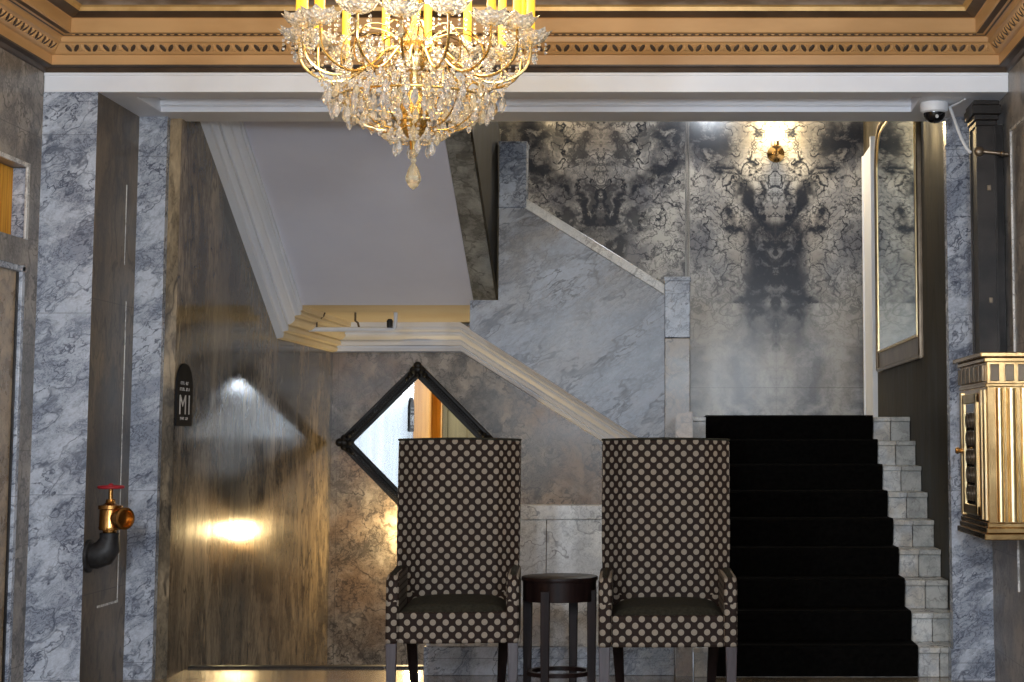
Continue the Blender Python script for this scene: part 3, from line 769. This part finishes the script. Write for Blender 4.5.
# black iron elbow from the wall, turning up
el = [(RX, VY, .725), (-3.055, VY, .725), (-3.015, VY, .74), (-2.99, VY, .775), (VX, VY, .815), (VX, VY, .845)]
e_ = MB().tube(el, [.062, .068, .072, .066, .050, .044], 16).lathe([(.086, 0), (.086, .016), (.066, .024)], (RX, VY, .725), 22, (1, 0, 0)).lathe([(.050, 0), (.050, .035)], (VX, VY, .81), 18)
e_.build('elbow', M['iron'], va, smooth=True)
MB().lathe([(.034, .845), (.036, .858), (.054, .860), (.058, .872), (.056, .88), (.054, .965), (.062, .970), (.062, .988), (.036, .994), (.026, 1.002), (.022, 1.02)], (VX, VY, 0), 24).build('valve_body', M['old_brass'], va, smooth=True)
MB().lathe([(.040, 0), (.040, .045), (.050, .047), (.050, .065), (.058, .068), (.058, .095), (.046, .098), (.040, .07)], (VX + .025, VY - .01, .922), 24, (.80, -.60, 0)).build('outlet', M['old_brass'], va, smooth=True)
MB().lathe([(.012, 1.015), (.012, 1.075), (.018, 1.078), (.018, 1.09)], (VX, VY, 0), 12).build('stem', M['old_brass'], va, smooth=True)
hw = MB()
pts = [(VX + .062 * math.cos(R(k * 15)), VY + .062 * math.sin(R(k * 15)), 1.083) for k in range(25)]
hw.tube(pts, .009, 8)
for k in range(5):
    a = R(k * 72 + 20); hw.tube([(VX, VY, 1.083), (VX + .06 * math.cos(a), VY + .06 * math.sin(a), 1.083)], .006, 6)
hw.ball((VX, VY, 1.088), .016)
hw.build('handwheel', M['red'], va, smooth=True)

# ------------------------------------------------------------------ arched sign on the hall wall
SY0, SY1, SZ0, SZ1 = 10.275, 10.605, 1.408, 1.770
sg = thing('wall_sign', 'small arch-topped black sign reading M1 on the left hall wall', 'sign', (HX, 10.44, SZ0))
pl = [(SY0, SZ0), (SY1, SZ0), (SY1, SZ0 + .24)]
for k in range(1, 12):
    a = R(180 * k / 12); pl.append(((SY0 + SY1) / 2 + (SY1 - SY0) / 2 * math.cos(a), SZ0 + .24 + (SZ1 - SZ0 - .24) * math.sin(a)))
pl.append((SY0, SZ0 + .24))
MB().prism(pl, 0, HX, HX + .012).build('plate', M['matte_black'], sg, bevel=.002)
def text(body, y, z, h, wscale, nm):
    cu = bpy.data.curves.new(nm, 'FONT'); cu.body = body; cu.size = h / .69; cu.extrude = .0008; cu.align_x = 'CENTER'
    cu.materials.append(M['sign_white'])
    o = bpy.data.objects.new(nm, cu); COL.objects.link(o); o.parent = sg
    o.rotation_euler = (R(90), 0, R(90)); o.scale = (wscale, 1, 1)
    bpy.context.view_layer.update()
    me = bpy.data.meshes.new_from_object(o.evaluated_get(bpy.context.evaluated_depsgraph_get()))
    q = bpy.data.objects.new(nm, me); COL.objects.link(q); q.parent = sg
    q.rotation_euler = (R(90), 0, R(90)); q.scale = (wscale, 1, 1); q.location = Vector((HX + .0135, y, z)) - sg.location
    bpy.data.objects.remove(o)
    return q
text('M1', 10.445, SZ0 + .068, .112, 1.30, 'lettering')
rr = random.Random(3)
for z, n_, y0, h_ in ((SZ0 + .238, 8, 10.345, .018), (SZ0 + .203, 10, 10.33, .018), (SZ0 + .036, 8, 10.35, .016)):
    ln = MB()
    for k in range(n_):
        if k == n_ // 2: ln.build('small_print', M['sign_white'], sg); ln = MB(); continue
        y = y0 + k * .0205
        if rr.random() < .5: ln.box(HX + .0122, HX + .0135, y, y + .004, z, z + h_)
        else: ln.box(HX + .0122, HX + .0135, y + .010, y + .014, z, z + h_)
        zz_ = z + rr.choice((0, h_ * .42, h_ - .004)); ln.box(HX + .0122, HX + .0135, y, y + .014, zz_, zz_ + .004)
    ln.build('small_print', M['sign_white'], sg)

# ------------------------------------------------------------------ sprinkler pipe under the half landing
sp = thing('sprinkler_pipe', 'thin white pipe with a dark sprinkler head under the half landing', 'pipe', (-2.5, 13.6, Z3))
PY, PZ = 13.6, 2.158
MB().tube([(-2.80, PY, PZ), (-2.20, PY, PZ)], .018, 10).build('pipe', M['white'], sp, smooth=True)
MB().tube([(-2.20, PY, PZ), (-2.155, PY, PZ), (-2.145, PY, PZ + .02), (-2.145, PY, Z3)], .015, 8).build('riser', M['white'], sp, smooth=True)
MB().lathe([(.022, 0), (.024, .05), (.014, .065)], (-2.185, PY - .02, PZ + .012), 12).build('sprinkler_head', M['iron'], sp, smooth=True)
MB().tube([(-2.42, PY, PZ + .012), (-2.43, PY, PZ + .05), (-2.45, PY, PZ + .065), (-2.45, PY, Z3)], .008, 8).build('hanger', M['mid_bronze'], sp, smooth=True)
MB().tube([(-2.74, PY, PZ + .012), (-2.74, PY, PZ + .06), (-2.69, PY, PZ + .10), (-2.68, PY, Z3)], .006, 8).build('hanger', M['mid_bronze'], sp, smooth=True)

# ------------------------------------------------------------------ chandelier
CX, CY = -1.043, 7.0
chd = thing('crystal_chandelier', 'brass and crystal chandelier with yellow candles hanging from the lobby ceiling', 'chandelier', (CX, CY, 3.68))
def at(r, a, z): return Vector((CX + r * math.sin(a), CY - r * math.cos(a), z))
MB().lathe([(.012, 2.45), (.02, 2.50), (.05, 2.55), (.075, 2.60), (.05, 2.66), (.022, 2.70), (.03, 2.78), (.06, 2.84), (.045, 2.92), (.018, 2.98), (.028, 3.1), (.045, 3.18), (.018, 3.25), (.012, 3.68)], (CX, CY, 0), 20).build('stem', M['chand_brass'], chd, smooth=True)
MB().lathe([(.012, 3.58), (.05, 3.60), (.09, 3.65), (.10, 3.698)], (CX, CY, 0), 24).build('ceiling_rose', M['chand_brass'], chd, smooth=True)
NA = 16; A0 = R(2)
arm0 = []
for k in range(NA):
    a = A0 + k * 2 * math.pi / NA; lift = .02 if k % 2 else 0; rr_ = .455 if k % 2 == 0 else .445
    pts = bez([at(.05, a, 2.84), at(.16, a, 2.98), at(.22, a, 2.58), at(.34, a, 2.72), at(.44, a, 2.80), at(rr_ + .005, a, 2.76), at(rr_, a, 2.895 + lift)])
    arm0.append(MB().tube(pts, .0058, 6).build('arm', M['chand_brass'], chd, smooth=True))
    # scalloped glass dish
    c = at(rr_, a, 2.895 + lift); mb = MB(); prof_ = [(.010, 0), (.036, .004), (.060, .018), (.074, .038), (.079, .046), (.068, .043), (.052, .028), (.028, .014), (.010, .012)]
    sg_ = 24; vs = []; 
    for r, h in prof_:
        for j in range(sg_):
            b_ = 2 * math.pi * j / sg_; rs = r * (1 + .10 * (r / .066) * math.cos(8 * b_)); vs.append(c + Vector((rs * math.cos(b_), rs * math.sin(b_), h + .008 * (r / .066) * math.cos(8 * b_))))
    fs = [(i * sg_ + j, i * sg_ + (j + 1) % sg_, (i + 1) * sg_ + (j + 1) % sg_, (i + 1) * sg_ + j) for i in range(len(prof_) - 1) for j in range(sg_)]
    mb.add(vs, fs).build('glass_dish', M['dish'], chd, smooth=True)
    cn = MB().lathe([(.017, .010), (.017, .262), (.013, .268)], c, 12).build('candle', M['candle'], chd, smooth=True)
    MB().lathe([(.007, .268), (.014, .283), (.016, .303), (.010, .328), (.002, .353)], c, 10).build('bulb', M['bulb'], cn, smooth=True)
# inner scroll work
scr = MB()
for k in range(12):
    a = R(15) + k * 2 * math.pi / 12
    scr.tube(bez([at(.02, a, 2.56), at(.2, a, 2.48), at(.36, a, 2.62), at(.30, a, 2.80), at(.20, a, 2.74), at(.22, a, 2.66)]), .003, 5)
    scr.tube(bez([at(.05, a, 2.90), at(.22, a, 3.02), at(.34, a, 2.90), at(.30, a, 2.74), at(.24, a, 2.78)]), .003, 5)
scr.tube([at(.30, R(10 * k), 2.665) for k in range(37)], .005, 6)
scr.tube([at(.17, R(15 * k), 2.565) for k in range(25)], .005, 6)
scr.build('scroll_work', M['chand_brass'], chd, smooth=True)
# hanging crystals: pear drops with a bead above each
drops = []; rnd = random.Random(11)
def dropmesh(mb, p, L, w_):
    mb.lathe([(.001, -L), (w_ * .55, -L * .86), (w_, -L * .62), (w_ * .8, -L * .36), (w_ * .32, -L * .12), (.001, 0)], p, 7, closed=False)
    mb.ball(p + Vector((0, 0, .010)), .0075, seg=6, rings=4)
spots = []
for k in range(28): spots.append((at(.335 + rnd.uniform(-.015, .02), 2 * math.pi * (k + .3) / 28, 2.69 + rnd.uniform(-.012, .012)), .060, .014))
for k in range(24): spots.append((at(.262 + rnd.uniform(-.015, .015), 2 * math.pi * (k + .1) / 24, 2.638 + rnd.uniform(-.012, .012)), .058, .015))
for k in range(30): spots.append((at(.300 + rnd.uniform(-.04, .02), 2 * math.pi * (k + .7) / 30, 2.655 + rnd.uniform(-.03, .01)), .066, .0155))
for k in range(18): spots.append((at(.185, 2 * math.pi * (k + .5) / 18, 2.61 + rnd.uniform(-.01, .01)), .058, .015))
for k in range(10): spots.append((at(.095, 2 * math.pi * (k + .2) / 10, 2.555 + rnd.uniform(-.02, .01)), .058, .015))
for k in range(0, 16, 2): spots.append((at(.470, A0 + 2 * math.pi * k / 16, 2.86), .05, .012))
extra = MB(); rnd.shuffle(spots); spots.sort(key=lambda q: q[0].y)
for i, (p, L, w_) in enumerate(spots):
    mb = MB(); dropmesh(mb, p, L, w_)
    if i >= 94: extra.v += [tuple(v) for v in mb.v]; extra.f += [tuple(b + len(extra.v) - len(mb.v) for b in f_) for f_ in mb.f]; extra.mi += mb.mi; continue
    mb.build('crystal_drop', M['amber_crystal'] if i % 3 == 0 else M['crystal'], chd)
o = extra.build('far_crystal_drops', M['crystal'], chd); o['kind'] = 'stuff'
# rosettes of cut glass on the front of the basket
for k in range(14):
    a = 2 * math.pi * k / 14; r = .30; z = 2.79 if k % 2 else 2.75
    mb = MB(); c = at(r, a, z); n = Vector((math.sin(a), -math.cos(a), 0))
    mb.ball(c + n * .012, .014, seg=8, rings=5)
    for j in range(8):
        b_ = R(45 * j); e1 = Vector((math.cos(a), math.sin(a), 0))
        mb.ball(c + e1 * .022 * math.cos(b_) + Vector((0, 0, .022 * math.sin(b_))), .010, .010, .010, 6, 4)
    mb.build('glass_rosette', M['crystal'], chd)
# strings of beads too many to count
stn = [MB(), MB()]
def swag(p0, p1, sag, n):
    for i in range(n + 1):
        t_ = i / n; q = p0.lerp(p1, t_); q.z -= sag * 4 * t_ * (1 - t_)
        stn[i % 3 == 0].ball(q, .0068, seg=6, rings=4)
for k in range(NA):
    a = A0 + k * 2 * math.pi / NA; a2 = a + 2 * math.pi / NA
    swag(at(.45, a, 2.885), at(.45, a2, 2.885), .07, 11)
    swag(at(.40, a, 2.78), at(.30, a, 2.68), .02, 8)
    for j in range(5):
        b_ = a + R(72 * j); q = at(.455, a, 2.915) + Vector((.062 * math.cos(b_), .062 * math.sin(b_), 0))
        for i in range(3): stn[i == 1].ball(q - Vector((0, 0, .018 + .017 * i)), .0065, seg=6, rings=4)
for k in range(24):
    a = 2 * math.pi * k / 24
    swag(at(.30, a, 2.665), at(.17, a + R(7), 2.565), .03, 10)
    swag(at(.17, a, 2.565), at(.05, a, 2.50), .02, 7)
    swag(at(.06, a, 2.90), at(.32, a, 2.70), .10, 15)
for k in range(260):
    a = rnd.uniform(0, 2 * math.pi); r = .36 * math.sqrt(rnd.random()); z = rnd.uniform(2.62 + .0 * r, 2.88)
    stn[k % 3 == 0].ball(at(r, a, z), rnd.uniform(.006, .012), rz=rnd.uniform(.008, .018), seg=6, rings=4)
o = stn[0].build('bead_strings', M['crystal'], chd); o['kind'] = 'stuff'
o = stn[1].build('amber_bead_strings', M['amber_crystal'], chd); o['kind'] = 'stuff'
mb = MB().ball((CX, CY, 2.455), .020, seg=8, rings=6).ball((CX, CY, 2.425), .012, seg=8, rings=5)
mb.lathe([(.001, 2.308), (.018, 2.322), (.030, 2.345), (.031, 2.360), (.020, 2.392), (.008, 2.412), (.003, 2.42)], (CX, CY, 0), 9, closed=False)
mb.build('pendant_drop', M['amber_crystal'], chd)
for k in range(6):
    a = R(60 * k + 20); mb = MB(); dropmesh(mb, at(.075, a, 2.50), .06, .014); mb.build('crystal_drop', M['crystal'], chd)

# ------------------------------------------------------------------ lights
lx, ly = .30, 14.3  # added unseen lamp that brightens the wall behind the landing
cl = thing('added_landing_lamp', 'added opal fill lamp, unseen, high over the stair landing', 'ceiling lamp', (lx, ly, 4.70))
MB().lathe([(.20, 0), (.21, -.02), (.20, -.05)], (lx, ly, 4.70), 28).build('rim', M['brass'], cl, smooth=True)
MB().lathe([(.19, -.045), (.17, -.09), (.11, -.125), (.02, -.14)], (lx, ly, 4.70), 28).build('opal_shade', M['opal'], cl, smooth=True)
l = bpy.data.lights.new('landing_fill_light', 'POINT'); l.energy = 40; l.color = (.82, .90, 1.0); l.shadow_soft_size = .15
o = bpy.data.objects.new('landing_fill_light', l); COL.objects.link(o); o.location = (lx, ly, 4.42)
def area(name, loc, rot, sx, sy, e, col):
    l = bpy.data.lights.new(name, 'AREA'); l.shape = 'RECTANGLE'; l.size = sx; l.size_y = sy; l.energy = e; l.color = col
    o = bpy.data.objects.new(name, l); COL.objects.link(o); o.location = loc; o.rotation_euler = rot; return o
l = bpy.data.lights.new('chandelier_glow', 'POINT'); l.energy = 35; l.color = (1, .80, .52); l.shadow_soft_size = .3
o = bpy.data.objects.new('chandelier_glow', l); COL.objects.link(o); o.location = (CX, CY, 3.2)
for i, (lx, ly) in enumerate(((-1.5, 2.6), (.7, 2.2), (-.8, -1.0))):  # added unseen lamps: fill light for the portal and soffit
    cl = thing('added_pendant_lamp', ('added opal fill globe, unseen, over the left side of the lobby', 'added opal fill globe, unseen, over the right side of the lobby', 'added opal fill globe, unseen, nearest the street windows')[i], 'fill lamp', (lx, ly, 3.70))
    MB().cyl((lx, ly, 2.72), (lx, ly, 3.70), .012).build('rod', M['brass'], cl, smooth=True)
    MB().lathe([(.012, 2.80), (.05, 2.76), (.09, 2.72), (.085, 2.70)], (lx, ly, 0), 24).build('cap', M['brass'], cl, smooth=True)
    MB().ball((lx, ly, 2.56), .16, seg=20, rings=12).build('globe', M['opal'], cl, smooth=True)
    l = bpy.data.lights.new('pendant_fill_light', 'POINT'); l.energy = 225; l.color = (.82, .90, 1.0); l.shadow_soft_size = .15
    o = bpy.data.objects.new('pendant_fill_light', l); COL.objects.link(o); o.location = (lx, ly, 2.22)

l1.data.energy = 24; l2.data.energy = 18; l3.data.energy = 24
wd = bpy.data.worlds.new('world'); scene.world = wd; wd.use_nodes = True
wd.node_tree.nodes['Background'].inputs[0].default_value = (.6, .68, .8, 1)
wd.node_tree.nodes['Background'].inputs[1].default_value = .3

# ------------------------------------------------------------------ camera
F = 1800.; PITCH = R(5.6); PX, PY = 679., 438. - F * math.tan(PITCH)
cam = bpy.data.cameras.new('camera'); co = bpy.data.objects.new('camera', cam); COL.objects.link(co)
co.location = (0, 0, 1.34); co.rotation_euler = (R(90) + PITCH, 0, 0)
cam.sensor_width = 36; cam.lens = F * 36 / 1024
cam.shift_x = (512 - PX) / 1024; cam.shift_y = (PY - 341) / 1024
scene.camera = co
scene.view_settings.view_transform = 'Standard'; scene.view_settings.look = 'None'
scene.view_settings.exposure = 0.5; scene.view_settings.gamma = 1.0; scene.view_settings.use_curve_mapping = False
scene.cycles.max_bounces = 10; scene.cycles.transmission_bounces = 10; scene.cycles.glossy_bounces = 6
